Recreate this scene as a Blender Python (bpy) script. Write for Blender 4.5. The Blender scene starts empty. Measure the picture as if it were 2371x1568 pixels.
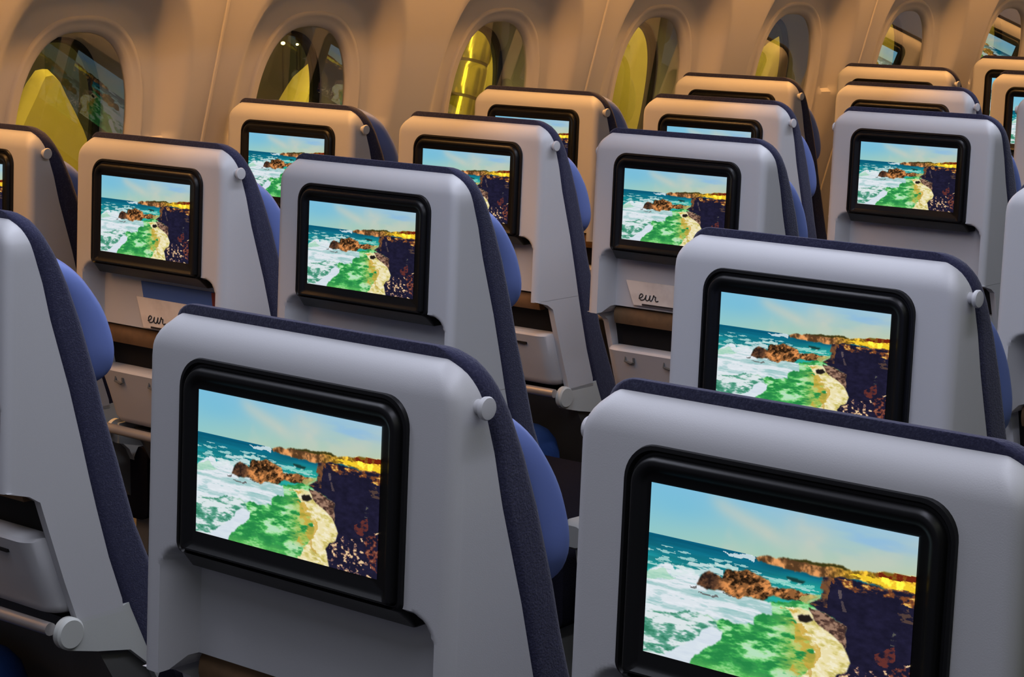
import bpy, math, random
import numpy as np
from mathutils import Matrix, Vector
random.seed(7)
SC = bpy.context.scene
COL = SC.collection
Z0 = 1.02                       # height of a seat screen's centre above the cabin floor
PITCH, SP = 0.79, 0.505         # seat pitch, seat spacing across
AISLE_X, STAG = 1.0027 + 0.505 * 2, -0.3064
TILT = 0.0467

# ------------------------------------------------------------------ helpers
def lerp_table(tab, v):
    zs = [t[0] for t in tab]; ys = [t[1] for t in tab]
    if zs[0] > zs[-1]: zs, ys = zs[::-1], ys[::-1]
    return float(np.interp(v, zs, ys))

class MB:
    """collects vertices and faces of one mesh"""
    def __init__(s): s.v, s.f = [], []
    def add(s, vs, fs):
        b = len(s.v); s.v += [tuple(p) for p in vs]; s.f += [tuple(i + b for i in f) for f in fs]; return s
    def grid(s, rows, wrap=False, flip=False):
        n = len(rows[0]); vs = [p for r in rows for p in r]; fs = []
        for i in range(len(rows) - 1):
            for j in range(n if wrap else n - 1):
                k = (j + 1) % n
                q = (i*n+j, i*n+k, (i+1)*n+k, (i+1)*n+j)
                fs.append(q[::-1] if flip else q)
        return s.add(vs, fs)
    def loft(s, loops, cap0=True, cap1=True, flip=False):
        n = len(loops[0]); b = len(s.v)
        s.grid(loops, True, flip)
        if cap0: s.f.append(tuple(range(b, b+n)) if flip else tuple(range(b+n-1, b-1, -1)))
        e = b + (len(loops)-1)*n
        if cap1: s.f.append(tuple(range(e+n-1, e-1, -1)) if flip else tuple(range(e, e+n)))
        return s
    def prism(s, poly, a, b, axis=0):
        """extrude a 2-D polygon between a and b along an axis; poly gives the two other coordinates in order"""
        def P(p, c):
            if axis == 0: return (c, p[0], p[1])
            if axis == 1: return (p[0], c, p[1])
            return (p[0], p[1], c)
        return s.loft([[P(p, a) for p in poly], [P(p, b) for p in poly]])
    def box(s, x0, x1, y0, y1, z0, z1):
        return s.prism([(x0, z0), (x1, z0), (x1, z1), (x0, z1)], y0, y1, 1)
    def tube(s, pts, r, n=10, cap=True):
        loops = []
        pts = [Vector(p) for p in pts]
        rs = [float(q) for q in r] if isinstance(r, (list, tuple)) else [float(r)]*len(pts)
        ref = None
        for i, p in enumerate(pts):
            t = (pts[min(i+1, len(pts)-1)] - pts[max(i-1, 0)]).normalized()
            if ref is None: ref = t.orthogonal().normalized()
            ref = (ref - t*ref.dot(t)).normalized(); bi = t.cross(ref)
            loops.append([tuple(p + rs[i]*(math.cos(a)*ref + math.sin(a)*bi)) for a in [2*math.pi*k/n for k in range(n)]])
        return s.loft(loops, cap, cap)

def link_mesh(name, mb, mat, parent=None, smooth=True, angle=35, recalc=True):
    me = bpy.data.meshes.new(name)
    me.from_pydata(mb.v, [], mb.f); me.update()
    if recalc:
        import bmesh
        bm = bmesh.new(); bm.from_mesh(me)
        bmesh.ops.remove_doubles(bm, verts=bm.verts, dist=1e-6)
        bmesh.ops.recalc_face_normals(bm, faces=bm.faces)
        bm.to_mesh(me); bm.free()
    me.materials.append(mat)
    if smooth:
        me.shade_smooth()
        me.set_sharp_from_angle(angle=math.radians(angle))
    o = bpy.data.objects.new(name, me); COL.objects.link(o)
    if parent: o.parent = parent
    return o

def empty(name, loc=(0, 0, 0)):
    o = bpy.data.objects.new(name, None); COL.objects.link(o)
    o.location = loc; o.empty_display_size = .05
    return o

def tag(o, label, cat, group=None):
    o['label'] = label; o['category'] = cat
    if group: o['group'] = group
    return o

def structure(o): o['kind'] = 'structure'; return o

def copy_tree(o, parent=None):
    c = o.copy(); COL.objects.link(c)
    if parent is not None: c.parent = parent
    for ch in list(o.children): copy_tree(ch, c)
    return c

def rrect(cx, cz, hw, hh, r, n=8, rb=None):
    """rounded rectangle, counter-clockwise, in (a, b)"""
    pts = []; rt = r
    for sx, sz, a0 in ((1, 1, 0), (-1, 1, 90), (-1, -1, 180), (1, -1, 270)):
        r = rt if sz > 0 or rb is None else rb
        for k in range(n+1):
            a = math.radians(a0 + 90*k/n)
            pts.append((cx + sx*(hw-r) + r*math.cos(a), cz + sz*(hh-r) + r*math.sin(a)))
    return pts

# ------------------------------------------------------------------ materials
def srgb(r, g, b):
    f = lambda c: c/12.92 if c <= .04045 else ((c+.055)/1.055)**2.4
    return tuple(f(v/255) for v in (r, g, b))

def new_mat(name):
    m = bpy.data.materials.new(name); m.use_nodes = True
    nt = m.node_tree; nt.nodes.clear()
    out = nt.nodes.new('ShaderNodeOutputMaterial')
    return m, nt, out

def pbr(name, col, rough=.5, metal=0., spec=.5, noise=None, bump=None, sheen=0.):
    """noise = (scale, second colour, low, high); bump = (scale, strength)"""
    m, nt, out = new_mat(name)
    b = nt.nodes.new('ShaderNodeBsdfPrincipled')
    b.inputs['Base Color'].default_value = (*col, 1); b.inputs['Roughness'].default_value = rough
    b.inputs['Metallic'].default_value = metal; b.inputs['Specular IOR Level'].default_value = spec
    if sheen: b.inputs['Sheen Weight'].default_value = sheen
    nt.links.new(b.outputs[0], out.inputs[0])
    tc = nt.nodes.new('ShaderNodeTexCoord')
    if noise:
        n = nt.nodes.new('ShaderNodeTexNoise'); n.inputs['Scale'].default_value = noise[0]; n.inputs['Detail'].default_value = 4
        nt.links.new(tc.outputs['Object'], n.inputs['Vector'])
        r = nt.nodes.new('ShaderNodeMapRange'); r.inputs[1].default_value = noise[2]; r.inputs[2].default_value = noise[3]
        nt.links.new(n.outputs[0], r.inputs[0])
        mx = nt.nodes.new('ShaderNodeMix'); mx.data_type = 'RGBA'
        mx.inputs[6].default_value = (*col, 1); mx.inputs[7].default_value = (*noise[1], 1)
        nt.links.new(r.outputs[0], mx.inputs[0]); nt.links.new(mx.outputs[2], b.inputs['Base Color'])
    if bump:
        n2 = nt.nodes.new('ShaderNodeTexNoise'); n2.inputs['Scale'].default_value = bump[0]; n2.inputs['Detail'].default_value = 3
        nt.links.new(tc.outputs['Object'], n2.inputs['Vector'])
        bp = nt.nodes.new('ShaderNodeBump'); bp.inputs['Strength'].default_value = bump[1]; bp.inputs['Distance'].default_value = .002
        nt.links.new(n2.outputs[0], bp.inputs['Height']); nt.links.new(bp.outputs[0], b.inputs['Normal'])
    return m

def emit(name, col, strength):
    m, nt, out = new_mat(name)
    e = nt.nodes.new('ShaderNodeEmission'); e.inputs[0].default_value = (*col, 1); e.inputs[1].default_value = strength
    nt.links.new(e.outputs[0], out.inputs[0]); return m

def glass(name, tint, f0=.12, power=2.0, gain=1.):
    m, nt, out = new_mat(name)
    t = nt.nodes.new('ShaderNodeBsdfTransparent'); t.inputs[0].default_value = (*tint, 1)
    t2 = nt.nodes.new('ShaderNodeBsdfTransparent')
    g = nt.nodes.new('ShaderNodeBsdfGlossy'); g.inputs['Roughness'].default_value = .015
    lw = nt.nodes.new('ShaderNodeLayerWeight'); lw.inputs[0].default_value = .5
    # facing = 1 - cos(view angle): reflectance climbs towards grazing view
    p = nt.nodes.new('ShaderNodeMath'); p.operation = 'POWER'; p.inputs[1].default_value = power
    nt.links.new(lw.outputs['Facing'], p.inputs[0])
    r = nt.nodes.new('ShaderNodeMapRange'); r.inputs[3].default_value = f0; r.inputs[4].default_value = gain; r.clamp = False
    mn = nt.nodes.new('ShaderNodeMath'); mn.operation = 'MINIMUM'; mn.inputs[1].default_value = .95
    nt.links.new(r.outputs[0], mn.inputs[0])
    nt.links.new(p.outputs[0], r.inputs[0])
    mx = nt.nodes.new('ShaderNodeMixShader')
    nt.links.new(mn.outputs[0], mx.inputs[0]); nt.links.new(t.outputs[0], mx.inputs[1]); nt.links.new(g.outputs[0], mx.inputs[2])
    geo = nt.nodes.new('ShaderNodeNewGeometry'); m2 = nt.nodes.new('ShaderNodeMixShader')
    nt.links.new(geo.outputs['Backfacing'], m2.inputs[0]); nt.links.new(mx.outputs[0], m2.inputs[1]); nt.links.new(t2.outputs[0], m2.inputs[2])
    nt.links.new(m2.outputs[0], out.inputs[0]); return m

M = {}
M['shell'] = pbr('seat_shell_plastic', (.52, .52, .535), .42, spec=.4, bump=(900, .06))
M['side'] = pbr('seat_side_plastic', (.50, .515, .49), .5, spec=.35, bump=(900, .06))
M['fabric'] = pbr('navy_fabric', (.030, .031, .068), .9, spec=.10, noise=(380, (.062, .063, .110), .50, .78), bump=(520, .5), sheen=.15)
M['leather'] = pbr('blue_leather', (.14, .20, .50), .5, spec=.4, bump=(60, .12))
M['black'] = pbr('black_plastic', (.004, .004, .0045), .40, spec=.32)
M['darkgap'] = pbr('dark_cavity', (.012, .011, .011), .8, spec=.2)
M['tray'] = pbr('tray_grey', (.34, .34, .36), .5, spec=.3, bump=(700, .05))
M['frame'] = pbr('dark_grey_frame', (.11, .11, .105), .6, spec=.3)
M['lightgrey'] = pbr('light_grey_plastic', (.48, .49, .46), .5, spec=.35)
M['armrest'] = pbr('armrest_plastic', (.26, .26, .25), .5, spec=.3)
M['strap'] = pbr('tan_strap', (.19, .11, .055), .7, spec=.2, noise=(40, (.14, .085, .045), .4, .7))
M['metal'] = pbr('tube_metal', (.45, .42, .40), .35, metal=.6)
M['cushion'] = pbr('seat_cushion_cloth', (.008, .008, .013), .95, spec=.03, bump=(500, .4))
M['paper'] = pbr('leaflet_paper', (.78, .70, .62), .7, spec=.2, noise=(25, (.68, .60, .53), .45, .6))
M['bluecard'] = pbr('blue_card', (.06, .13, .38), .6, spec=.3)
M['redcard'] = pbr('dark_red_card', (.14, .025, .02), .6, spec=.3)
M['ink'] = pbr('dark_ink', (.02, .015, .015), .8)
M['bag'] = pbr('blue_bag_cloth', (.007, .034, .14), .7, spec=.3, bump=(200, .3))
M['bagtrim'] = pbr('pale_bag_edge', (.45, .47, .5), .6)
M['wall'] = pbr('sidewall_plastic', (.60, .565, .53), .5, spec=.3, bump=(300, .03))
M['reveal'] = pbr('window_reveal', (.60, .54, .48), .5, spec=.35)
M['gasket'] = pbr('black_gasket', (.010, .012, .008), .6)
M['inner_glass'] = glass('clear_inner_pane', (.93, .93, .90), .05, 3.0, 4.2)
M['outer_glass'] = glass('tinted_outer_pane', (.78, .70, .24), .05, 3.0)
M['ceiling'] = pbr('ceiling_panel', (.6, .6, .6), .6)
M['carpet'] = pbr('dark_carpet', (.02, .022, .03), .95, spec=.1, noise=(200, (.035, .035, .045), .4, .65))
M['bulk'] = pbr('bulkhead', (.35, .34, .34), .6)
M['yellow'] = pbr('lit_yellow_paint', (.70, .58, .20), .55, spec=.3, noise=(5, (.76, .64, .25), .4, .7))
M['tube'] = pbr('glossy_yellow_metal', (.80, .66, .14), .22, metal=.75)
M['joint'] = pbr('dark_joint', (.10, .07, .02), .5)
M['hangar'] = pbr('far_grey_cladding', (.10, .095, .075), .8, noise=(1.1, (.42, .46, .42), .56, .70))

# ------------------------------------------------------------------ picture shown on the seat screens
def value_noise(u, v, sx, sy, seed):
    rs = np.random.RandomState(seed); g = rs.rand(int(sy)+3, int(sx)+3)
    x = np.clip(u, 0, 1)*sx; y = np.clip(v, 0, 1)*sy
    xi = x.astype(int); yi = y.astype(int); fx = x-xi; fy = y-yi
    fx = fx*fx*(3-2*fx); fy = fy*fy*(3-2*fy)
    return (g[yi, xi]*(1-fx)+g[yi, xi+1]*fx)*(1-fy)+(g[yi+1, xi]*(1-fx)+g[yi+1, xi+1]*fx)*fy
def fbm(u, v, sx, sy, seed, o=4):
    t = 0; a = .5; n = 0
    for k in range(o):
        t = t + a*value_noise(u, v, sx*2**k, sy*2**k, seed+k); n += a; a *= .55
    return t/n
def homography(src, dst):
    A = []
    for (x, y), (X, Y) in zip(src, dst):
        A += [[x, y, 1, 0, 0, 0, -X*x, -X*y, -X], [0, 0, 0, x, y, 1, -Y*x, -Y*y, -Y]]
    return np.linalg.svd(np.array(A, float))[2][-1].reshape(3, 3)
def inside(poly, x, y):
    c = np.zeros(x.shape, bool); n = len(poly)
    for i in range(n):
        x0, y0 = poly[i]; x1, y1 = poly[(i+1) % n]
        if y0 == y1: continue
        hit = ((y0 > y) != (y1 > y)) & (x < (x1-x0)*(y-y0)/(y1-y0)+x0)
        c ^= hit
    return c

def seaside_picture(nu, nv):
    u, v = np.meshgrid((np.arange(nu)+.5)/nu, (np.arange(nv)+.5)/nv)     # v runs downwards
    H = homography([(0, 0), (1, 0), (1, 1), (0, 1)], [(75, 50), (1510, 325), (1470, 1525), (52, 1168)])
    w = H[2, 0]*u+H[2, 1]*v+H[2, 2]
    X = (H[0, 0]*u+H[0, 1]*v+H[0, 2])/w; Y = (H[1, 0]*u+H[1, 1]*v+H[1, 2])/w
    n1 = fbm(u, v, 30, 18, 1); n2 = fbm(u, v, 28, 18, 9); n3 = fbm(u, v, 60, 60, 21, 3)
    wob = lambda a: (X+(n1-.5)*a, Y+(n2-.5)*a)
    img = np.zeros((nv, nu, 3))
    def soft(m):
        for ax in (0, 1):
            p = np.concatenate([m.take([0], ax), m, m.take([-1], ax)], ax)
            k = m.shape[ax]; m = (p.take(range(0, k), ax)+2*p.take(range(1, k+1), ax)+p.take(range(2, k+2), ax))/4
        return m
    def put(mask, col):
        mask = soft(mask.astype(float)) if mask.dtype == bool else mask
        img[:] = img*(1-mask[..., None])+np.asarray(col, float)*mask[..., None]
    ss = lambda a, b, t: np.clip((t-a)/(b-a), 0, 1)**2*(3-2*np.clip((t-a)/(b-a), 0, 1))
    # sky
    top = np.stack([122+38*u, 190+6*u, 222-4*u], -1); low = np.stack([150+55*u, 203+4*u, 198-46*u], -1)
    t = np.clip(v/.34, 0, 1)[..., None]
    img[:] = top*(1-t)+low*t
    cl = fbm(u, v, 4, 3, 40, 4)
    band = np.exp(-((v-(.02+.55*(u-.22)))/.055)**2)*ss(.2, .3, u)*ss(.62, .45, u)*.75 + np.exp(-(((u-.62)/.09)**2+((v-.10)/.08)**2))*.6 + .5*ss(.5, .7, cl)
    put(np.clip(band, 0, 1)*.8, (205, 205, 190))
    put(ss(.35, .65, fbm(u+.4*v, v, 4, 12, 77))*np.exp(-(((u-.83)/.17)**2+((v-.07)/.09)**2))*.8, (140, 186, 224))
    put(np.exp(-(((u-.12)/.16)**2+((v-.10)/.10)**2))*.5, (112, 188, 220))
    # sea
    hz = .292+.010*u
    d = np.clip((v-hz)/.28, 0, 1)[..., None]
    sea = np.array([8, 92, 124.])*(1-d)+np.array([44, 172, 156.])*d
    sea = sea*(.80+.4*fbm(u, v, 6, 45, 5)[..., None])
    m = v > hz; img[m] = sea[m]
    tq = ss(.40, .62, u)*ss(.33, .42, v)
    put((tq*m)*.75, (40, 178, 160))
    chop = (fbm(u, v, 14, 60, 6) > .62) & m & (v < .5) & (v > hz+.06); put(chop*.75, (190, 225, 220))
    x, y = wob(40)
    wl = inside([(470, 480), (560, 495), (640, 505), (650, 540), (560, 525)], x, y); put(wl*.85, (225, 235, 238))
    put(inside([(430, 555), (560, 575), (560, 600), (430, 570)], x, y)*.85, (205, 230, 225))
    put(inside([(720, 650), (960, 690), (960, 705), (720, 672)], x, y)*.7, (150, 220, 205))
    put(inside([(815, 625), (870, 640), (920, 660), (910, 672), (820, 648)], x, y), (25, 62, 58))
    # green shallows
    put(v > .56, (88, 170, 104))
    x, y = wob(70)
    gw = inside([(40, 820), (420, 925), (640, 800), (930, 780), (1060, 840), (1200, 1160), (1120, 1470), (900, 1650), (40, 1300)], x, y)
    g0 = fbm(u, v, 9, 13, 11, 5); g1 = fbm(u+.3*v, v, 26, 46, 12, 4); g2 = .55*g0+.45*g1
    put(gw, np.stack([52+130*ss(.46, .66, g2), 146+80*ss(.42, .64, g2), 78+112*ss(.47, .68, g2)], -1))
    put(gw*ss(.50, .36, g1)*.45, (22, 122, 62))
    put(gw*ss(.93, 1.0, v)*.4, (120, 205, 100))
    warm = np.exp(-(((X-905)/90)**2))*ss(820, 900, Y)*ss(1330, 1200, Y)
    put(gw*warm*ss(.40, .60, g1)*.75, (196, 190, 84))
    # white surf on the left
    x, y = wob(60)
    surf = inside([(30, 650), (130, 600), (185, 580), (230, 610), (300, 600), (345, 645), (350, 715), (500, 755), (620, 780), (735, 800), (745, 870), (650, 900), (645, 955), (560, 950), (430, 925), (280, 900), (30, 925)], x, y)
    st = fbm(u+.15*v, v, 7, 34, 14, 5); st2 = fbm(u+.2*v, v, 22, 90, 15, 3)
    put(surf, np.stack([168+54*ss(.30, .52, st), 204+26*ss(.30, .52, st), 204+32*ss(.30, .52, st)], -1))
    put(surf*ss(.56, .70, st2)*.40, (128, 184, 184)); put(surf*ss(.42, .30, st2)*.5, (236, 240, 246))
    put(inside([(30, 640), (150, 620), (230, 670), (120, 690), (30, 680)], x, y)*.5, (150, 214, 170))
    for q in ([(280, 712), (335, 722), (330, 734), (285, 726)], [(345, 765), (450, 782), (448, 796), (350, 778)], [(470, 758), (590, 778), (580, 790), (470, 772)]):
        put(inside(q, x, y)*.8, (96, 92, 92))
    lw = inside([(30, 900), (300, 890), (450, 940), (470, 1020), (360, 1140), (300, 1260), (30, 1200)], x, y)
    l0 = .6*fbm(u+.2*v, v, 12, 26, 17, 4)+.4*fbm(u+.3*v, v, 34, 60, 18, 3)
    put(lw, np.stack([78+142*ss(.42, .56, l0), 152+78*ss(.42, .56, l0), 126+106*ss(.42, .56, l0)], -1))
    put(lw*ss(.40, .33, l0)*.6, (36, 112, 82))
    pl = inside([(430, 980), (475, 1020), (462, 1085), (380, 1150), (340, 1185), (305, 1250), (130, 1205), (280, 1110), (370, 1010)], x, y)
    put(pl, np.stack([205+20*st2, 216+18*st2, 230+10*st2], -1))
    put(inside([(190, 575), (340, 560), (470, 600), (480, 650), (400, 640), (330, 640), (200, 650)], x, y)*ss(.30, .48, st2)*.85, (216, 232, 232))
    # sand and shore foam
    x, y = wob(60)
    sand = inside([(815, 830), (900, 835), (960, 860), (1060, 900), (1150, 1000), (1200, 1080), (1210, 1160), (1200, 1225), (1130, 1250), (1110, 1290), (1140, 1480), (850, 1400), (905, 1280), (965, 1210), (985, 1120), (920, 1010), (880, 930)], x, y)
    s0 = fbm(u, v, 16, 16, 31, 4); s1 = fbm(u-.3*v, v, 44, 60, 32, 3); s2 = .5*s0+.5*s1
    put(sand, np.stack([236-46*ss(.45, .72, s2), 224-48*ss(.45, .72, s2), 176-76*ss(.43, .68, s2)], -1))
    put(sand*ss(.40, .28, s1)*.7, (246, 240, 214))
    edge = inside([(790, 830), (880, 850), (900, 920), (960, 1000), (1010, 1130), (960, 1220), (900, 1290), (830, 1240), (880, 1110), (870, 960)], x, y)
    put(edge*ss(.46, .62, fbm(u, v, 20, 24, 33))*.75, (206, 164, 62))
    put(inside([(930, 1190), (965, 1230), (1010, 1330), (985, 1320), (940, 1250)], x, y)*.6, (190, 150, 60))
    # headland
    x, y = wob(28)
    head = inside([(640, 508), (700, 498), (830, 512), (950, 520), (1120, 543), (1165, 572), (1290, 566), (1400, 574), (1520, 592), (1520, 700), (1350, 668), (1200, 625), (1060, 625), (1000, 622), (900, 598), (800, 572), (700, 548)], x, y)
    h0 = fbm(u, v, 40, 22, 51, 4); gold = ss(.66, .80, u)[..., None]
    hc = (np.array([158, 108, 66.])*(1-gold)+np.array([222, 172, 50.])*gold)*(.55+.95*ss(.30, .68, h0))[..., None]
    put(head, hc)
    put(inside([(760, 505), (950, 516), (1120, 540), (1160, 570), (1100, 556), (950, 536)], x, y), (58, 56, 22))
    put(inside([(1270, 566), (1400, 574), (1520, 592), (1520, 622), (1400, 615), (1290, 592)], x, y)*ss(.3, .5, h0), (112, 36, 18))
    put(inside([(1150, 592), (1280, 600), (1520, 640), (1520, 690), (1390, 668), (1230, 622)], x, y)*ss(.62, .42, h0), (245, 205, 45))
    # sea rocks
    rk = inside([(335, 712), (355, 640), (400, 618), (470, 655), (488, 600), (600, 600), (722, 655), (742, 700), (850, 703), (985, 752), (930, 785), (800, 775), (740, 755), (700, 790), (600, 775), (560, 790), (470, 745), (390, 735)], x, y)
    r0 = fbm(u, v, 44, 34, 61, 4)
    r1 = fbm(u+.5*v, v, 70, 40, 63, 3)
    rb = np.array([150, 98, 56.])*(.22+.75*ss(.30, .62, r0)+.55*ss(.42, .66, r1))[..., None]
    dk = ss(500, 420, X)[..., None]*.6
    rb = rb*(1-dk)+np.array([48, 34, 34.])*dk
    put(rk, rb)
    put(inside([(900, 745), (1000, 735), (990, 790), (930, 800), (880, 775)], x, y)*.7, (198, 200, 120))
    # cliff
    cl = inside([(1012, 620), (1110, 612), (1210, 640), (1340, 672), (1520, 695), (1520, 1600), (1098, 1450), (1072, 1292), (1095, 1250), (1152, 1222), (1166, 1160), (1142, 1085), (1135, 935), (1060, 870), (985, 840), (945, 800), (1000, 760), (1020, 690)], x, y)
    c0 = fbm(u, v, 34, 40, 71, 4)
    cc = np.array([30, 28, 50.])*(.75+.5*c0)[..., None]
    put(cl, cc)
    upper = inside([(1030, 612), (1210, 640), (1520, 690), (1520, 800), (1420, 770), (1330, 735), (1180, 700), (1060, 650)], x, y)
    put(upper*ss(.46, .62, c0)*.9, (140, 78, 40))
    put(upper*ss(.63, .72, c0), (226, 176, 90))
    put(inside([(1012, 620), (1050, 612), (1045, 700), (1030, 820), (950, 805), (1000, 750)], x, y)*ss(.25, .55, c0), (118, 78, 50))
    put(inside([(1096, 690), (1112, 690), (1118, 750), (1104, 760)], x, y)*.55, (136, 116, 104)); put(inside([(1112, 770), (1126, 775), (1136, 835), (1120, 835)], x, y)*.5, (120, 100, 92))
    bd = inside([(940, 825), (1040, 860), (1140, 930), (1142, 1085), (1085, 1010), (1000, 940), (960, 890)], x, y)
    put(bd, (92, 66, 56)); put(bd*ss(.48, .66, n3), (158, 124, 104)); put(bd*ss(.5, .3, n3)*.7, (48, 34, 36))
    put(inside([(885, 880), (930, 870), (965, 905), (935, 925), (890, 915)], x, y), (34, 28, 26))
    red = inside([(1290, 1100), (1400, 1050), (1400, 1130), (1360, 1190), (1300, 1160)], x, y); put(red*ss(.35, .6, n3)*.85, (112, 52, 44))
    rf = inside([(1080, 1290), (1150, 1210), (1300, 1170), (1520, 1160), (1520, 1600), (1098, 1450)], x, y)
    k0 = fbm(u, v, 60, 46, 83, 3)
    put(rf*ss(.58, .64, k0)*.85, (150, 110, 96)); put(rf*ss(.68, .72, k0), (228, 196, 150))
    rr = inside([(1370, 1190), (1520, 1180), (1520, 1540), (1440, 1480), (1380, 1330)], x, y); put(rr*ss(.46, .56, k0)*.7, (122, 58, 44))
    put(inside([(1405, 820), (1470, 800), (1500, 900), (1430, 890)], x, y)*ss(.38, .55, n3)*.7, (104, 78, 62))
    put(inside([(1390, 950), (1420, 950), (1400, 1050), (1375, 1040)], x, y)*ss(.42, .55, n3)*.8, (96, 96, 84))
    return np.clip(img, 0, 255)

SW, SH = .2265, .1286
def screen_mesh(nu=400, nv=228):
    img = seaside_picture(nu, nv)
    lin = np.where(img/255 <= .04045, img/255/12.92, ((img/255+.055)/1.055)**2.4)
    us = np.linspace(-.5, .5, nu+1)*SW; vs = np.linspace(.5, -.5, nv+1)*SH
    gx, gz = np.meshgrid(us, vs)
    verts = np.stack([gx, gz*TILT, gz], -1).reshape(-1, 3)
    i = np.arange(nv)[:, None]*(nu+1)+np.arange(nu)[None]
    faces = np.stack([i, i+nu+1, i+nu+2, i+1], -1).reshape(-1, 4)
    me = bpy.data.meshes.new('screen')
    me.from_pydata(verts.tolist(), [], faces.tolist()); me.update()
    at = me.attributes.new('picture', 'FLOAT_COLOR', 'FACE')
    at.data.foreach_set('color', np.concatenate([lin.reshape(-1, 3), np.ones((nu*nv, 1))], 1).astype(np.float32).ravel())
    return me
SCREEN_GAIN = .98
def screen_material():
    m, nt, out = new_mat('lit_screen_picture')
    a = nt.nodes.new('ShaderNodeAttribute'); a.attribute_name = 'picture'
    e = nt.nodes.new('ShaderNodeEmission'); e.inputs[1].default_value = SCREEN_GAIN
    nt.links.new(a.outputs[0], e.inputs[0])
    nt.links.new(e.outputs[0], out.inputs[0])
    return m
M['screen'] = screen_material()

# ------------------------------------------------------------------ the seat
HW = .190
YB = [(.139, .028), (.125, .030), (.1, .039), (.045, .056), (0, .066), (-.09, .092), (-.16, .109), (-.23, .125), (-.316, .148), (-.375, .168), (-.46, .205)]
YF = [(.1335, .031), (.1325, .038), (.130, .044), (.1216, .054), (.1012, .067), (.077, .082), (.038, .100), (-.01, .118), (-.082, .140), (-.13, .152), (-.195, .172), (-.28, .197), (-.32, .214), (-.46, .275)]
ZT, RT, RC, RF = .127, .033, .042, .013
yb = lambda z: lerp_table(YB, z)
yf = lambda z: lerp_table(YF, z)
def yback(z):
    y = .0035 + TILT*z
    if z > ZT-RT: y += RT - math.sqrt(max(0, RT*RT-(z-(ZT-RT))**2))
    return y
def halfw(z, top, rc, hw):
    if z > top-rc: return hw - rc + math.sqrt(max(0, rc*rc-(z-(top-rc))**2))
    return hw
def smooth(a, b, t):
    t = min(1, max(0, (t-a)/(b-a))); return t*t*(3-2*t)
REC = (-.165, .176, -.085)      # the tray recess: left, right, top edge
def recess_depth(x, z):
    r = .028
    cx, hw = (REC[0]+REC[1])/2, (REC[1]-REC[0])/2
    # signed distance to a box that is round at its upper corners and open below
    qx = abs(x-cx)-(hw-r); qz = (z-(REC[2]-r))
    d = math.hypot(max(qx, 0), max(qz, 0))+min(max(qx, qz), 0)-r
    k = smooth(0.0, -.011, d)
    return k*min(.040, yb(z)-.014-yback(z))

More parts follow.
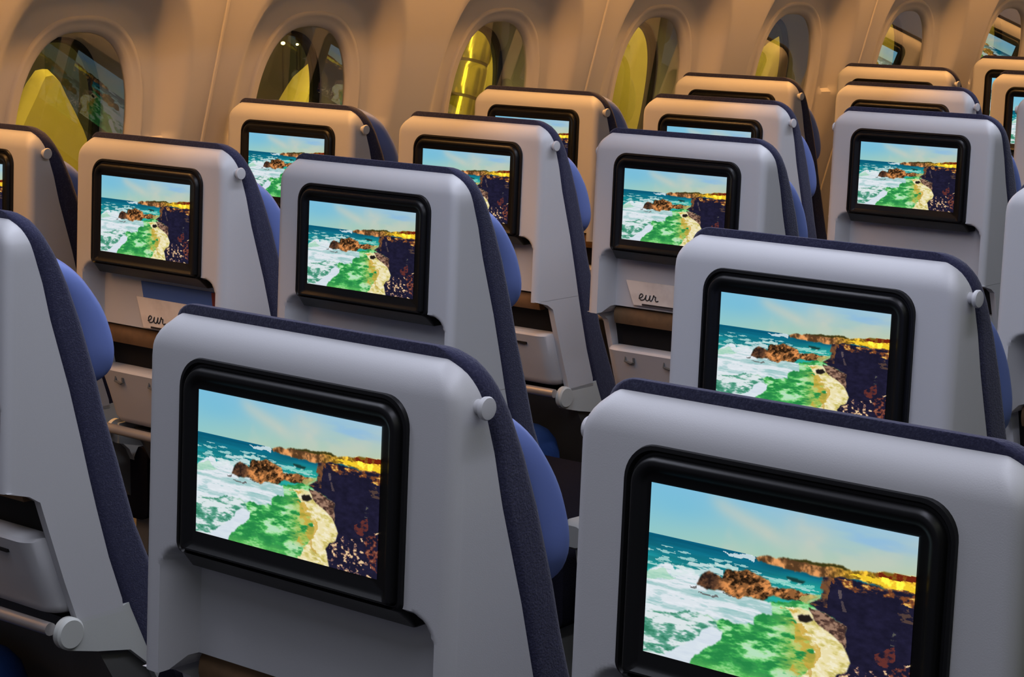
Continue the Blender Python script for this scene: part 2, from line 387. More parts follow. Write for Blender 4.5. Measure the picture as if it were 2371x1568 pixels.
def build_seat():
    root = empty('passenger_seat')
    # back shell: rows of (fabric edge, side, rounded corner, back face with its recess, corner, side, fabric edge)
    mb = MB(); rows = []
    zs = [ZT-RT+RT*math.sin(math.radians(a)) for a in (90, 86, 80, 72, 63, 54, 45, 35, 25, 15, 7, 0)]
    zs += list(np.linspace(ZT-RT, -.070, 18)[1:]) + list(np.linspace(-.070, -.125, 20)[1:]) + list(np.linspace(-.125, -.208, 16)[1:])
    for z in zs:
        hw = halfw(z, ZT, RC, HW); y0 = yback(z); y1 = max(yb(z), y0+.0005)
        rf = min(RF, (y1-y0)*.9)
        row = [(-hw, y1, z), (-hw, y0+rf+(y1-y0-rf)*.5, z)]
        for k in range(7):
            a = math.radians(180+90*k/6); row.append((-hw+rf+rf*math.cos(a), y0+rf+rf*math.sin(a), z))
        xs = list(np.linspace(-hw+rf, hw-rf, 92)[1:-1])
        for x in xs:
            d = recess_depth(x, z)
            row.append((x, y0+d, z+.013*smooth(.002, .036, d)*smooth(-.150, -.208, z)))
        for k in range(7):
            a = math.radians(270+90*k/6); row.append((hw-rf+rf*math.cos(a), y0+rf+rf*math.sin(a), z))
        row += [(hw, y0+rf+(y1-y0-rf)*.5, z), (hw, y1, z)]
        rows.append(row)
    mb.grid(rows)
    # closing edge at the bottom and the hidden front
    last = rows[-1]; mb.grid([last, [(p[0], max(p[1], yb(-.208)-.03), p[2]) for p in last]])
    mb.grid([[r[0] for r in rows], [r[-1] for r in rows]])
    link_mesh('back_shell', mb, M['shell'], root, angle=50, recalc=False)
    # side plates that carry on below the shell
    for s in (-1, 1):
        mb = MB()
        rear = [(-.004, -.207), (.028, -.216), (.044, -.226), (.056, -.265), (.078, -.335), (.098, -.392)]
        front = [(yb(z), z) for z in (-.375, -.316, -.25, -.207)]
        poly = rear+[(.170, -.392)]+front
        a, b = (HW-.012, HW) if s > 0 else (-HW, -HW+.012)
        mb.prism(poly, a, b, 0)
        link_mesh('side_panel', mb, M['shell'], root, angle=30)
        mb = MB()
        mb.prism([(.082, -.388), (.168, -.385), (.186, -.380), (.292, -.520), (.255, -.560), (.214, -.476), (.180, -.446), (.128, -.436), (.080, -.424)], a, b, 0)
        o = link_mesh('recline_bracket', mb, M['side'], root, angle=30)
        mb = MB(); c = s*HW
        loops = []
        for xx, r in ((c-.006*s, .021), (c+.003*s, .021), (c+.006*s, .018)):
            loops.append([(xx, .083+r*math.cos(t), -.402+r*math.sin(t)) for t in [2*math.pi*k/28 for k in range(28)]])
        mb.loft(loops); link_mesh('pivot_cap', mb, M['lightgrey'], o)
    # inner tray face is part of the shell; the strap, dark slot and lower pocket come below it
    mb = MB()
    zs = np.linspace(-.199, -.230, 6); rows = []
    prof = [(.042-.004*math.sin(math.pi*k/5), z) for k, z in enumerate(zs)]
    mb.prism(prof+[(.056, -.230), (.052, -.199)], -.160, .160, 0)
    link_mesh('pocket_strap', mb, M['strap'], root, angle=40)
    mb = MB()
    mb.prism([(.060, -.200), (.100, -.205), (.146, -.385), (.100, -.385)], -HW+.012, HW-.012, 0)
    link_mesh('pocket_lining', mb, M['darkgap'], root, angle=30)
    loops = []
    for z, y0, y1, hw in ((-.276, .036, .096, .176), (-.280, .033, .098, .178), (-.320, .048, .110, .178), (-.368, .064, .124, .178), (-.378, .070, .124, .174), (-.382, .080, .122, .168)):
        loops.append([(a, b, z-(.010*max(0, (abs(a)-.10)/.08)*0)) for a, b in rrect(0, (y0+y1)/2, hw, (y1-y0)/2, min(.024, (y1-y0)/2-.001), 6)])
    mb = MB().loft(loops, flip=True)
    pk = link_mesh('pocket_panel', mb, M['shell'], root, angle=50)
    mb = MB()
    mb.box(.105, .130, .036, .046, -.299, -.295)
    link_mesh('slot', mb, M['darkgap'], pk)
    for cx in (-.120, -.030):
        mb = MB()
        mb.tube([(cx-.010, .039, -.288), (cx-.010, .036, -.298), (cx+.004, .037, -.301), (cx+.010, .037, -.299), (cx+.010, .036, -.290)], .0022, 6)
        link_mesh('latch_mark', mb, M['frame'], pk)
    mb = MB().tube([(-.185, .058, -.392), (.0, .056, -.392), (.185, .058, -.392)], .0085, 12)
    link_mesh('foot_bar', mb, M['metal'], root)
    mb = MB().prism([(.115, -.400), (.19, -.400), (.30, -.56), (.25, -.60), (.17, -.50)], -HW+.012, HW-.012, 0)
    link_mesh('under_panel', mb, M['frame'], root, angle=30)
    # fabric back cushion
    loops = []
    for z in [.1335, .1331, .1322, .130, .126, .1216, .115, .108, .1, .088, .077, .06, .038, .014, -.01, -.045, -.082, -.106, -.13, -.16, -.195, -.235, -.28, -.32, -.39, -.46]:
        hw = halfw(z, .1336, .043, HW+.001); y0 = yb(z)-.002; y1 = max(yf(z), y0+.004)
        r = min(.014, (y1-y0)*.45)
        loops.append([(a, b, z) for a, b in rrect(0, (y0+y1)/2, hw, (y1-y0)/2, r, 6)])
    mb = MB().loft(loops, flip=True)
    link_mesh('back_cushion', mb, M['fabric'], root, angle=60)
    # leather headrest pillow on the passenger's side
    bul = [(.084, .002), (.078, .015), (.066, .028), (.05, .040), (.03, .050), (.005, .060), (-.02, .064), (-.045, .064), (-.068, .058), (-.086, .046), (-.099, .028), (-.108, .006)]
    bz = [b[0] for b in bul]; fine = []
    for i in range(len(bul)-1):
        p0, p1, p2, p3 = [np.array(bul[max(0, min(len(bul)-1, j))]) for j in (i-1, i, i+1, i+2)]
        for t in (0, .33, .66):
            fine.append(.5*((2*p1)+(p2-p0)*t+(2*p0-5*p1+4*p2-p3)*t*t+(3*p1-p0-3*p2+p3)*t**3))
    fine.append(np.array(bul[-1]))
    loops = []
    for i, (z, b) in enumerate(fine):
        t = (z+.012)/.097
        hw = .176*(1-abs(t)**5)**.2 if abs(t) < 1 else .10
        hw = max(hw, .12); y0, y1 = yf(z)-.016, yf(z)+b
        ring = []
        for k in range(40):
            a = 2*math.pi*k/40; ca, sa = math.cos(a), math.sin(a)
            px = hw*math.copysign(abs(ca)**.28, ca); py = (y0+y1)/2+(y1-y0)/2*math.copysign(abs(sa)**.62, sa)
            ring.append((px, py, z))
        loops.append(ring)
    mb = MB().loft(loops, flip=True)
    link_mesh('headrest_pillow', mb, M['leather'], root, angle=70)
    # monitor in its black surround
    ax, az0, az1 = .0009, -.0870, .0918
    mb = MB(); loops = []
    for y, ins, r, zb, extra in ((.062, .0, .022, -.104, .0), (.022, .0, .020, -.1045, 0), (.019, .0, .020, -.104, 0), (.005, .0, .026, -.0895, 0), (.0, .0005, .028, -.0870, 0), (-.0005, .0035, .026, -.0865, 0), (.0025, .0055, .025, -.0850, 0),
                          (.0025, .0075, .023, -.0840, 0), (-.0030, .0095, .021, -.0825, 0), (-.0042, .0115, .019, -.0815, 0), (-.0042, .0150, .016, -.0805, 0), (-.0015, .0185, .013, -.078, 0), (.0004, .0215, .010, -.0755, 0)):
        zt = az1-ins; hh = (zt-zb)/2
        loops.append([(a, y+TILT*b, b) for a, b in rrect(ax, (zt+zb)/2, .1407-ins, hh, r, 9, rb=max(.003, r-.018) if extra == 0 else r)])
    mb.loft(loops, cap0=False, flip=False)
    mon = link_mesh('monitor', mb, M['black'], root, angle=40)
    so = bpy.data.objects.new('screen', screen_mesh()); COL.objects.link(so); so.parent = mon
    so.data.materials.append(M['screen'])
    for cx in (-.075, -.052):
        mb = MB().box(cx-.007, cx+.007, .0145, .020, -.0945, -.0925)
        link_mesh('port', mb, M['frame'], mon)
    # coat hook on one side of the shell
    def hook(s):
        mb = MB(); c = (.036, .087); prof = ((0, .0065), (.006, .006), (.0075, .0095), (.0105, .0100), (.0122, .0090), (.0126, .006))
        loops = [[(s*(HW-.001+d), c[0]+r*math.cos(t), c[1]+r*math.sin(t)) for t in [2*math.pi*k/24 for k in range(24)]] for d, r in prof]
        mb.loft(loops); return link_mesh('coat_hook', mb, M['shell'], root)
    hook(1)
    # seat pan, leg frame and armrests
    loops = []
    for y, z0, z1, hw in ((.225, -.60, -.49, .20), (.235, -.615, -.475, .215), (.45, -.60, -.468, .222), (.66, -.59, -.46, .222), (.70, -.58, -.475, .215), (.71, -.56, -.50, .205)):
        loops.append([(a, y, b) for a, b in rrect(0, (z0+z1)/2, hw, (z1-z0)/2, .022, 5)])
    link_mesh('seat_cushion', MB().loft(loops), M['cushion'], root, angle=50)
    for s in (-1, 1):
        mb = MB(); x0 = s*.17
        mb.prism([(.26, -.60), (.36, -.60), (.30, -.99), (.30, -Z0), (.16, -Z0), (.16, -1.0), (.24, -.97)], x0-.018, x0+.018, 0)
        mb.prism([(.54, -.59), (.62, -.59), (.66, -.99), (.66, -Z0), (.54, -Z0), (.54, -1.0), (.60, -.97)], x0-.018, x0+.018, 0)
        link_mesh('leg', mb, M['frame'], root, angle=30)
    return root, hook

def add_armrest(root, s):
    x0 = s*.2525
    mb = MB(); loops = []
    for y, z0, z1, hw in ((.21, -.462, -.428, .016), (.22, -.468, -.420, .021), (.45, -.475, -.425, .022), (.535, -.474, -.430, .022), (.552, -.466, -.440, .016)):
        loops.append([(x0+a, y, b) for a, b in rrect(0, (z0+z1)/2, hw, (z1-z0)/2, .010, 4)])
    mb.loft(loops)
    o = link_mesh('armrest', mb, M['armrest'], root, angle=45)
    mb = MB().prism([(.23, -.465), (.32, -.47), (.36, -.58), (.25, -.58)], x0-.010, x0+.010, 0)
    link_mesh('armrest_support', mb, M['lightgrey'], o, angle=30)

proto, hook_fn = build_seat()
add_armrest(proto, 1)
proto2 = copy_tree(proto)                       # the kind that wears its hook on the other side
hk = [c for c in proto2.children if c.name.startswith('coat_hook')][0]
bpy.data.objects.remove(hk)
mb = MB(); c = (.036, .087)
mb.loft([[(-(HW-.001+d), c[0]+r*math.cos(t), c[1]+r*math.sin(t)) for t in [2*math.pi*k/24 for k in range(24)]] for d, r in ((0, .0065), (.006, .006), (.0075, .0095), (.0105, .0100), (.0122, .0090), (.0126, .006))])
link_mesh('coat_hook', mb, M['shell'], proto2)

COLX = {'A': 0, 'B': SP, 'C': 2*SP, 'D': AISLE_X, 'E': AISLE_X+SP}
def seat_loc(c, r):
    return Vector((COLX[c], r*PITCH+(STAG if c in 'DE' else 0), Z0))
# small differences between one seat and the next, across and in height (metres)
NUDGE = {('D', -1): (0, -.0003), ('E', -1): (.0, .0), ('D', 0): (-.0005, .0006), ('C', 0): (.0003, 0), ('B', 0): (-.001, .002), ('C', 1): (-.0015, -.0024), ('C', 2): (.0004, .0006),
         ('B', 1): (.0012, 0), ('A', 1): (.0037, 0), ('A', 2): (-.003, -.004), ('B', 2): (.0015, .0022)}
WHERE = {
 ('A', 0): 'window seat cut by the left edge, with round hook, in front of the leftmost window',
 ('A', 1): 'orange lit window seat with coast screen, below the second window from the left',
 ('A', 2): 'orange lit window seat beside the third window with the shiny tube',
 ('A', 3): 'orange lit window seat, screen hidden, below the fifth window with the slanting yellow board',
 ('A', 4): 'orange lit window seat, only its top strip in view, below the sixth window',
 ('A', 5): 'orange lit window seat cut by the top right corner, below the last window',
 ('A', 6): 'window seat beyond the right edge, seen only as a screen reflected in the last window',
 ('B', 0): 'middle seat at left with pale leaflet and blue card under its coast screen',
 ('B', 1): 'middle seat whose coast screen is half covered by the aisle seat with blue pillow',
 ('B', 2): 'middle seat showing only a strip of sky on its screen, at upper right',
 ('B', 3): 'middle seat with black screen frame and tiny blue sliver, directly behind the furthest aisle seat',
 ('B', 4): 'middle seat at right edge with a narrow strip of screen, below the corner seat',
 ('C', -1): 'aisle seat cut by the left edge, side view with light blue pillow',
 ('C', 0): 'aisle seat with whole coast screen, right behind the front seat with round hook',
 ('C', 1): 'aisle seat with coast screen and a lone pale leaflet in its recess',
 ('C', 2): 'furthest aisle seat with its whole coast screen in view, near the right edge',
 ('C', 3): 'aisle seat at the right border, only a thin grey shell edge in view',
 ('D', -1): 'large front seat at lower left with whole screen, round hook and blue pillow',
 ('D', 0): 'grey seat with large screen and round hook, directly behind the closest seat at right',
 ('D', 1): 'pale blank seat shell with rounded corner cut by the right edge, no screen in view',
 ('E', -1): 'closest seat at lower right, its coast screen the largest in the photo'}
SEATS = {}
for c in 'ABCDE':
    src = proto2 if c in 'CE' else proto
    for r in range(-1, 7):
        if (c, r) not in WHERE: continue
        o = copy_tree(src)
        dx, dz = NUDGE.get((c, r), (0, 0))
        o.location = seat_loc(c, r)+Vector((dx, 0, dz))
        if (c, r) in (('A', 1), ('A', 2)):              # headrests pulled up
            for ch in o.children:
                if ch.name.startswith('headrest'): ch.location = (0, -.010, .046)
        if c in 'AD': add_armrest(o, -1)
        tag(o, WHERE[(c, r)], 'airplane seat', 'rows of airplane seats with screens')
        SEATS[(c, r)] = o
def remove_tree(o):
    for ch in list(o.children): remove_tree(ch)
    bpy.data.objects.remove(o)
remove_tree(proto); remove_tree(proto2)

# ------------------------------------------------------------------ leaflets, packs
def leaflet(seat, x0, x1, ztop, zbot, label, blue=False):
    L = seat_loc(*seat)
    root = empty('leaflet', (L.x+(x0+x1)/2, L.y, L.z))
    w = (x1-x0)/2
    def yy(z): return yback(z)+.0335
    mb = MB()
    mb.loft([[(-w-.020, yy(ztop), ztop), (w-.020, yy(ztop), ztop), (w-.020, yy(ztop)+.0022, ztop), (-w-.020, yy(ztop)+.0022, ztop)],
             [(-w, yy(zbot), zbot), (w, yy(zbot), zbot), (w, yy(zbot)+.0022, zbot), (-w, yy(zbot)+.0022, zbot)]])
    link_mesh('sheet', mb, M['paper'], root, smooth=False)
    def stroke(pts, r=.0011):
        n = len(pts); out = []
        for i in range(n-1):
            p0, p1, p2, p3 = [np.array(pts[max(0, min(n-1, j))], float) for j in (i-1, i, i+1, i+2)]
            for t in np.linspace(0, 1, 6, endpoint=(i == n-2)):
                out.append(.5*((2*p1)+(p2-p0)*t+(2*p0-5*p1+4*p2-p3)*t*t+(3*p1-p0-3*p2+p3)*t**3))
        return out
    # handwriting: e u r, one pen line
    pen = [(0, .30), (.55, .50), (.80, .85), (.45, 1.05), (.12, .65), (.35, .10), (.95, .15), (1.25, .45), (1.45, .95), (1.38, .35), (1.60, .08), (2.0, .25), (2.25, .95), (2.20, .30), (2.45, .10), (2.75, .45), (2.95, 1.05), (3.05, .85), (3.35, .80), (3.30, .35), (3.55, .10), (3.9, .25)]
    sc = .0115; zb = zbot+.010
    pts = [(-w+.012+p[0]*sc, yy(zb+p[1]*sc)-.0008, zb+p[1]*sc) for p in stroke(pen)]
    link_mesh('lettering', MB().tube(pts, .0009, 6), M['ink'], root)
    mb = MB().box(-w+.02, w-.005, yy(zbot)-.001, yy(zbot)+.0005, zbot+.001, zbot+.004)
    link_mesh('dark_edge', mb, M['ink'], root)
    tag(root, label, 'leaflet', 'leaflets in the seat recesses')
    return root
leaflet(('B', 0), -.042, .120, -.139, -.190, 'pale leaflet with handwritten word, in front of a blue card in a left seat recess')
leaflet(('C', 1), -.108, .050, -.147, -.191, 'pale leaflet with handwritten word tucked alone under a screen at centre right')
L = seat_loc('B', 0)
root = tag(empty('card', (L.x, L.y, L.z)), 'blue card with dark red edge standing behind the pale leaflet under the left screen', 'card')
mb = MB(); yv = lambda z: yback(z)+.0368
mb.loft([[(-.055, yv(-.112), -.112), (.128, yv(-.112), -.112), (.128, yv(-.112)+.002, -.112), (-.055, yv(-.112)+.002, -.112)], [(-.035, yv(-.188), -.188), (.140, yv(-.188), -.188), (.140, yv(-.188)+.002, -.188), (-.035, yv(-.188)+.002, -.188)]])
link_mesh('face', mb, M['bluecard'], root, smooth=False)
mb = MB(); mb.loft([[(a+c, yv(z)+e, z) for c, e in ((0, -.005), (.010, -.005), (.010, .001), (0, .001))] for a, z in ((.130, -.112), (.143, -.188))])
link_mesh('red_edge', mb, M['redcard'], root, smooth=False)

def blue_bag(seat, dx, dy, label):
    L = seat_loc(*seat)
    root = empty('stowed_bag', (L.x+dx, L.y+dy, 0))
    mb = MB(); loops = []
    for z, hx, hy in ((.38, .10, .05), (.39, .12, .065), (.41, .135, .075), (.46, .145, .085), (.50, .143, .080), (.525, .137, .070), (.543, .125, .052), (.553, .11, .032), (.557, .09, .015)):
        loops.append([(a, b, z) for a, b in rrect(0, 0, hx, hy, hy*.95, 12)])
    b = link_mesh('bag_body', MB().loft(loops), M['bag'], root, angle=60)
    pts = [(x, -.02-.02*math.sin((x+.12)*13), .555-.02*(x/.12)**2) for x in np.linspace(-.12, .12, 14)]
    link_mesh('edge_piping', MB().tube(pts, .004, 8), M['bagtrim'], root)
    tag(root, label, 'bag', 'blue bags stowed under the seat backs')
blue_bag(('C', -1), -.10, .085, 'dark blue bag with pale edge under the seat at the lower left corner')
blue_bag(('B', 1), .03, .06, 'dark blue bag in the shadows below the middle seat, between two front seats')

# ------------------------------------------------------------------ cabin: sidewall with windows
SLOPE, WX, ZREF = .305, -.252, .043      # the sidewall's ribs lean inwards as they climb
WSLOPE, WWX = .19, -.285                # the windows stand steeper, at the back of moulded bays
WYC, WSP, WZC, WA, WB = .467, .640, .042, .144, .234
NWIN = 10; K0 = -1
def wall_x(z): return WX+SLOPE*(z-ZREF)
def win_x(z): return WWX+WSLOPE*(z-ZREF)
def bay(y, z):
    """how far the moulded bay around the window of this cell goes back (1 = the window's own plane)"""
    dz = z-WZC
    r = ((abs(y)/.262)**3+(abs(dz)/(.378 if dz > 0 else .46))**3)**(1/3)
    return smooth(1.0, .77 if dz > 0 else .65, r)
def wall_pt(yc, y, z, off=0.):
    k = bay(y, z); return (wall_x(z)*(1-k)+win_x(z)*k+off, yc+y, z+Z0)
def sup(a, b, th, n=2.55):
    c, s = math.cos(th), math.sin(th)
    r = (abs(c/a)**n+abs(s/b)**n)**(-1/n)
    return r*c, r*s
ZLO, ZHI = -.42, .62
mb = MB()
NTH = 128
for k in range(K0, K0+NWIN):
    yc = WYC+WSP*k; loops = []
    ths = [2*math.pi*i/NTH for i in range(NTH)]
    # directions of the rectangle's corners are put in so that cells meet exactly
    hy = WSP/2
    rect = []
    for th in ths:
        c, s = math.cos(th), math.sin(th)
        hz = (ZHI-WZC) if s > 0 else (WZC-ZLO)
        t = min(hy/abs(c) if abs(c) > 1e-9 else 1e9, hz/abs(s) if abs(s) > 1e-9 else 1e9)
        rect.append((t*c, t*s))
    for corner in ((hy, ZHI-WZC), (-hy, ZHI-WZC), (-hy, ZLO-WZC), (hy, ZLO-WZC)):
        i = min(range(NTH), key=lambda i: (rect[i][0]-corner[0])**2+(rect[i][1]-corner[1])**2); rect[i] = corner
    for t in np.linspace(0, 1, 48):
        loop = []
        for i, th in enumerate(ths):
            h = sup(WA+.012, WB+.012, th)
            y = h[0]+(rect[i][0]-h[0])*t; dz = h[1]+(rect[i][1]-h[1])*t
            loop.append(wall_pt(yc, y, WZC+dz))
        loops.append(loop)
    mb.grid(loops, True, flip=True)
YA, YE = WYC+WSP*(K0-.5), WYC+WSP*(K0+NWIN-.5)
ys = np.linspace(YA, YE, 3)
low = [[(wall_x(z)-.0, y, z+Z0) for y in ys] for z in (ZLO, -.6, -.8)]
low += [[(wall_x(-.8)+.02, y, z+Z0) for y in ys] for z in (-.95, -Z0)]
mb.grid(low)
up = [[(wall_x(z)+d, y, z+Z0) for y in ys] for z, d in ((ZHI, 0), (.70, .01), (.80, .05))]
mb.grid(up, flip=True)
wl = structure(link_mesh('wall_left', mb, M['wall'], angle=40, recalc=True))
# panel joints
for i, y in enumerate([WYC+WSP*(j+.5) for j in (-2, 0, 2, 4, 6)]):
    if y < YA or y > YE: continue
    mbt = MB()
    mbt.tube([(wall_x(z)-.001, y, z+Z0) for z in np.linspace(ZLO, ZHI+.1, 14)], .0045, 10)
    structure(link_mesh('trim_%d' % (i+1), mbt, M['wall']))
# windows
def ring(yc, a, b, off, n=96, flat=None):
    out = []
    for i in range(n):
        dy, dz = sup(a, b, 2*math.pi*i/n); z = WZC+dz
        base = win_x(z)
        out.append((base+off, yc+dy, z+Z0))
    return out
for n, k in enumerate(list(range(0, NWIN+K0))+[-1]):
    yc = WYC+WSP*k
    w = structure(empty('window_%d' % (n+1), (0, 0, 0)))
    loops = []
    for e, off in ((.034, -.001), (.031, .0035), (.027, .0055), (.023, .0045), (.020, .002), (.012, .0005), (.005, -.0015), (.0, -.006), (-.001, -.014)):
        loops.append(ring(yc, WA+e, WB+e, off))
    link_mesh('window_frame', MB().loft(loops, False, False, flip=True), M['wall'], w, angle=60)
    loops = [ring(yc, WA-.001+e, WB-.001+e, off, flat=1) for off, e in ((-.013, 0), (-.035, -.003), (-.060, -.007), (-.082, -.012))]
    link_mesh('reveal', MB().loft(loops, False, False, flip=True), M['reveal'], w, angle=60)
    loops = [ring(yc, WA-.0125, WB-.0125, -.082, flat=1), ring(yc, WA-.019, WB-.019, -.080, flat=1), ring(yc, WA-.024, WB-.024, -.086, flat=1), ring(yc, WA-.024, WB-.024, -.105, flat=1), ring(yc, WA+.01, WB+.01, -.105, flat=1)]
    link_mesh('gasket', MB().loft(loops, False, False, flip=True), M['gasket'], w, angle=60)
    mb = MB().loft([ring(yc, WA-.002, WB-.002, -.016, flat=1), ring(yc, WA-.002, WB-.002, -.013, flat=1)], flip=False)
    link_mesh('inner_pane', mb, M['inner_glass'], w, angle=30)
    mb = MB().loft([ring(yc, WA-.022, WB-.022, -.096, flat=1), ring(yc, WA-.022, WB-.022, -.090, flat=1)], flip=False)
    link_mesh('outer_pane', mb, M['outer_glass'], w, angle=30)
# floor, ceiling, far side
XR = 5.35
structure(link_mesh('floor', MB().box(-.60, XR+.2, YA-2.5, YE+.2, -.05, 0), M['carpet'], smooth=False))
mb = MB(); prof = [(-.10, .84), (.14, .84), (.215, .80), (.22, .66), (.95, .635), (1.0, .70), (1.02, 1.05), (1.15, 1.22), (1.5, 1.28), (2.0, 1.22), (2.5, 1.20), (3.0, 1.22), (3.6, 1.28), (XR, 1.28)]  # unseen lowered part shaped to keep wash and aisle lights off some seats
mb.prism([(x, z+Z0) for x, z in prof]+[(XR, 1.34+Z0), (-.10, 1.34+Z0)], YA-2.5, YE+.2, 1)
structure(link_mesh('ceiling', mb, M['ceiling'], angle=30))
structure(link_mesh('wall_right', MB().box(XR, XR+.05, YA-2.5, YE+.2, 0, 1.3+Z0), M['bulk'], smooth=False))
structure(link_mesh('wall_front', MB().box(-.6, XR, YE+.02, YE+.08, 0, 1.3+Z0), M['bulk'], smooth=False))

# ------------------------------------------------------------------ what stands outside the windows
def solid_outline(name, pts, x, depth, mat, label, cat, bevel=.02):
    """an upright solid whose face lies at x: pts are (y, z)"""
    cy = sum(p[0] for p in pts)/len(pts); cz = sum(p[1] for p in pts)/len(pts)
    sh = lambda s: [(cy+(p[0]-cy)*s, cz+(p[1]-cz)*s) for p in pts]
    mb = MB(); loops = []
    for xx, s in ((x-depth, .9), (x-depth*.5, 1.0), (x-bevel, 1.0), (x, .96)):
        loops.append([(xx, p[0], p[1]) for p in sh(s)])
    mb.loft(loops, flip=True)
    return tag(link_mesh(name, mb, mat, angle=45), label, cat)
GZ = -.6
structure(link_mesh('ground_outside', MB().box(-9, -.75, -4, 12, GZ-.05, GZ), M['hangar'], smooth=False))
structure(link_mesh('wall_outside', MB().box(-7.2, -7, -4, 22, GZ, 6), M['hangar'], smooth=False))
solid_outline('yellow_pointed_shape', [(.967, 1.171), (.945, 1.168), (.932, 1.148), (.915, 1.117), (.885, 1.07), (.861, 1.027), (.845, .982), (.825, .90), (.79, .6), (.77, GZ), (1.12, GZ), (1.10, .6), (1.086, .89), (1.080, .946), (1.074, .994), (1.059, 1.03), (1.034, 1.076), (1.009, 1.117), (.99, 1.152)],
              -1.0, .08, M['yellow'], 'yellow pointed shape with a rounded top, outside the leftmost window', 'canopy')  # unidentified yellow form, built as a thin upright solid
PAN = [('slanting yellow panel in the lower right corner of the second window', -1.0, [(1.779, 1.027), (1.796, 1.057), (1.82, 1.092), (1.853, 1.131), (1.877, 1.156), (1.943, 1.187), (2.0, 1.1), (2.02, GZ), (1.70, GZ), (1.74, .96)]),
       ('narrow yellow sliver at the right of the shiny tube in the third window', -1.0, [(2.579, 1.094), (2.607, 1.144), (2.63, 1.175), (2.684, 1.205), (2.72, 1.1), (2.72, GZ), (2.55, GZ), (2.56, 1.04)]),
       ('broad yellow panel filling the whole fourth window', -1.0, [(3.06, .885), (3.11, 1.046), (3.16, 1.14), (3.23, 1.222), (3.317, 1.232), (3.36, 1.215), (3.40, 1.25), (3.50, 1.24), (3.52, GZ), (3.05, GZ)]),
       ('slanting yellow panel at the right of the fifth window', -1.0, [(3.974, 1.036), (4.027, 1.116), (4.082, 1.158), (4.181, 1.19), (4.25, 1.1), (4.25, GZ), (3.90, GZ), (3.93, .96)]),
       ('dark yellow panel at the top of the sixth window above the reflected screen', -1.0, [(4.74, 1.10), (4.79, 1.18), (4.83, 1.235), (4.90, 1.26), (4.99, 1.25), (5.0, GZ), (4.72, GZ)]),
       ('dark yellow panel at the top of the last window in the corner', -1.0, [(5.48, 1.10), (5.53, 1.20), (5.62, 1.25), (5.74, 1.262), (5.85, 1.25), (5.86, GZ), (5.46, GZ)])]
for lab, x, pts in PAN:
    solid_outline('yellow_board', pts, x, .12, M['yellow'], lab, 'panel', .012)['group'] = 'yellow panels outside the windows'
# shiny jointed tube outside the third window
root = tag(empty('jointed_tube', (-.84, 2.24, GZ)), 'shiny yellow metal tube with dark joints standing outside the third window', 'tube')
def tp(z): return (-.84, 2.262+.33*(z-1.03), z)
segs = [(GZ, 1.055, .043), (1.060, 1.150, .047), (1.156, 1.262, .050), (1.268, 1.40, .044)]
for a, b, r in segs:
    zs = np.linspace(a, b, 14)
    rr = [r*(1-.10*abs((z-(a+b)/2)/((b-a)/2))**6) for z in zs]
    o = link_mesh('tube_section', MB().tube([tuple(np.array(tp(z))-np.array(root.location)) for z in zs], rr, 36), M['tube'], root, angle=50)
for z, r in ((1.0575, .0440), (1.153, .0465), (1.265, .046)):
    link_mesh('joint_ring', MB().tube([tuple(np.array(tp(zz))-np.array(root.location)) for zz in (z-.005, z, z+.005)], r*.94, 32), M['joint'], root)
# small lamps in the distance outside the second window
lm = emit('lamp_glow', (1, .93, .6), 14)
for (y, z, s), lab in zip([(3.13, 1.128, .006), (3.215, 1.160, .006), (3.20, 1.122, .004)], ['brightest small lamp at the left, seen through the second window', 'small lamp nearest the top, seen through the second window', 'faint small lamp below the others, seen through the second window']):
    r = tag(empty('distant_lamp', (-2.5, y, z)), lab, 'lamp', 'distant lamps outside the second window')
    loops = [[(s*math.sin(t)*math.cos(a), s*1.5*math.sin(t)*math.sin(a), s*math.cos(t)) for a in [2*math.pi*k/14 for k in range(14)]] for t in np.linspace(.05, math.pi-.05, 9)]
    link_mesh('bulb', MB().loft(loops), lm, r)
    link_mesh('post', MB().tube([(0, 0, -s), (0, 0, GZ-z)], .004, 8), M['gasket'], r)

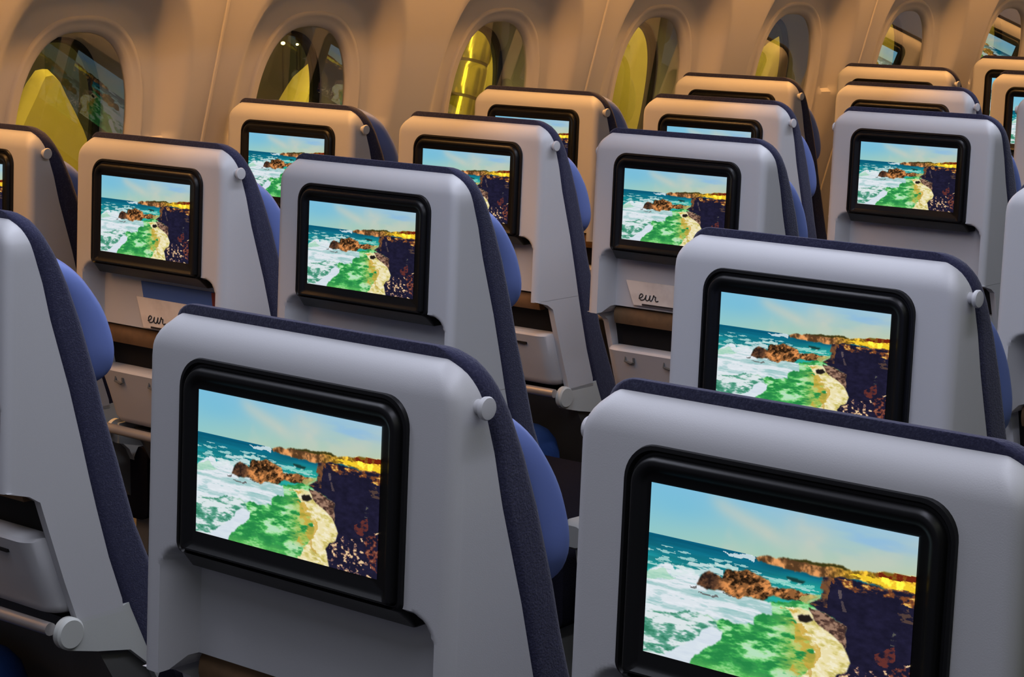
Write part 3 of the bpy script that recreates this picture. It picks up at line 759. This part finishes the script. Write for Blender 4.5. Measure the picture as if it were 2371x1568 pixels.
# ------------------------------------------------------------------ light
def area(name, loc, direction, sx, sy, energy, col):
    l = bpy.data.lights.new(name, 'AREA'); l.shape = 'RECTANGLE'; l.size = sx; l.size_y = sy; l.energy = energy; l.color = col
    o = bpy.data.objects.new(name, l); COL.objects.link(o); o.location = loc
    d = Vector(direction).normalized(); yv = Vector((0, 1, 0))
    x = yv; z = -d; y = z.cross(x).normalized(); z = x.cross(y)
    o.rotation_euler = Matrix((x, y, z)).transposed().to_euler()
    return o
YM, LY = 2.2, 9.5
area('sidewall_wash_light', (.11, YM, Z0+.79), (-.06, 0, -1), LY, .05, 76, (1, .475, .14))
area('aisle_ceiling_light', (1.38, 3.2, Z0+1.20), (0, 0, -1), 10.0, .16, 82, (.80, .84, 1))
area('added_centre_fill', (2.52, -1.15, Z0+1.20), (-.08, 0, -1), 2.3, .16, 30, (.80, .82, 1))  # added fill over the front centre seats, not a known cabin lamp
area('far_aisle_light', (3.6, YM-1.0, Z0+1.20), (-.35, 0, -1), LY+1, .18, 14, (.95, 1, .74))
area('apron_light', (-.62, 2.9, 2.5), (-.45, 0, -1), 8, .2, 105, (1, .86, .46))
fl = area('added_tube_glint', (-.60, 1.66, 1.15), (0, 1, 0), .05, .7, 2.2, (1, .95, .6))  # added lamp hidden behind the wall, gives the tube its upright highlight
fl.rotation_euler = Vector((-.24, .60, 0)).to_track_quat('-Z', 'Y').to_euler()
area('hangar_light', (-5, 4, 3.5), (-1, 0, -.3), 10, .5, 90, (.9, .9, .7))
W = bpy.data.worlds.new('fill_ambience'); SC.world = W; W.use_nodes = True
bg = W.node_tree.nodes['Background']; bg.inputs[0].default_value = (.48, .49, .62, 1); bg.inputs[1].default_value = .17  # even glow added as fill for seat backs and recesses

# ------------------------------------------------------------------ camera
cam = bpy.data.cameras.new('camera'); co = bpy.data.objects.new('camera', cam); COL.objects.link(co)
f, cx, cy, cz, yaw, pitch, roll = 5133.59, 3.37167, -2.36730, .45182, .71475, -.17426, .0111
cyw, syw, cp, sp_ = math.cos(yaw), math.sin(yaw), math.cos(pitch), math.sin(pitch)
fw = Vector((-syw*cp, cyw*cp, sp_)); rt = Vector((cyw, syw, 0)); up_ = rt.cross(fw)
r2 = math.cos(roll)*rt+math.sin(roll)*up_; u2 = -math.sin(roll)*rt+math.cos(roll)*up_
mw = Matrix((r2, u2, -fw)).transposed().to_4x4(); mw.translation = Vector((cx, cy, cz+Z0))
co.matrix_world = mw
cam.sensor_width = 36; cam.sensor_fit = 'HORIZONTAL'; cam.lens = 36*f/2371; cam.clip_start = .05; cam.clip_end = 100
SC.camera = co
SC.view_settings.view_transform = 'Standard'; SC.view_settings.look = 'None'; SC.view_settings.gamma = 1; SC.view_settings.use_curve_mapping = False
SC.view_settings.exposure = 0
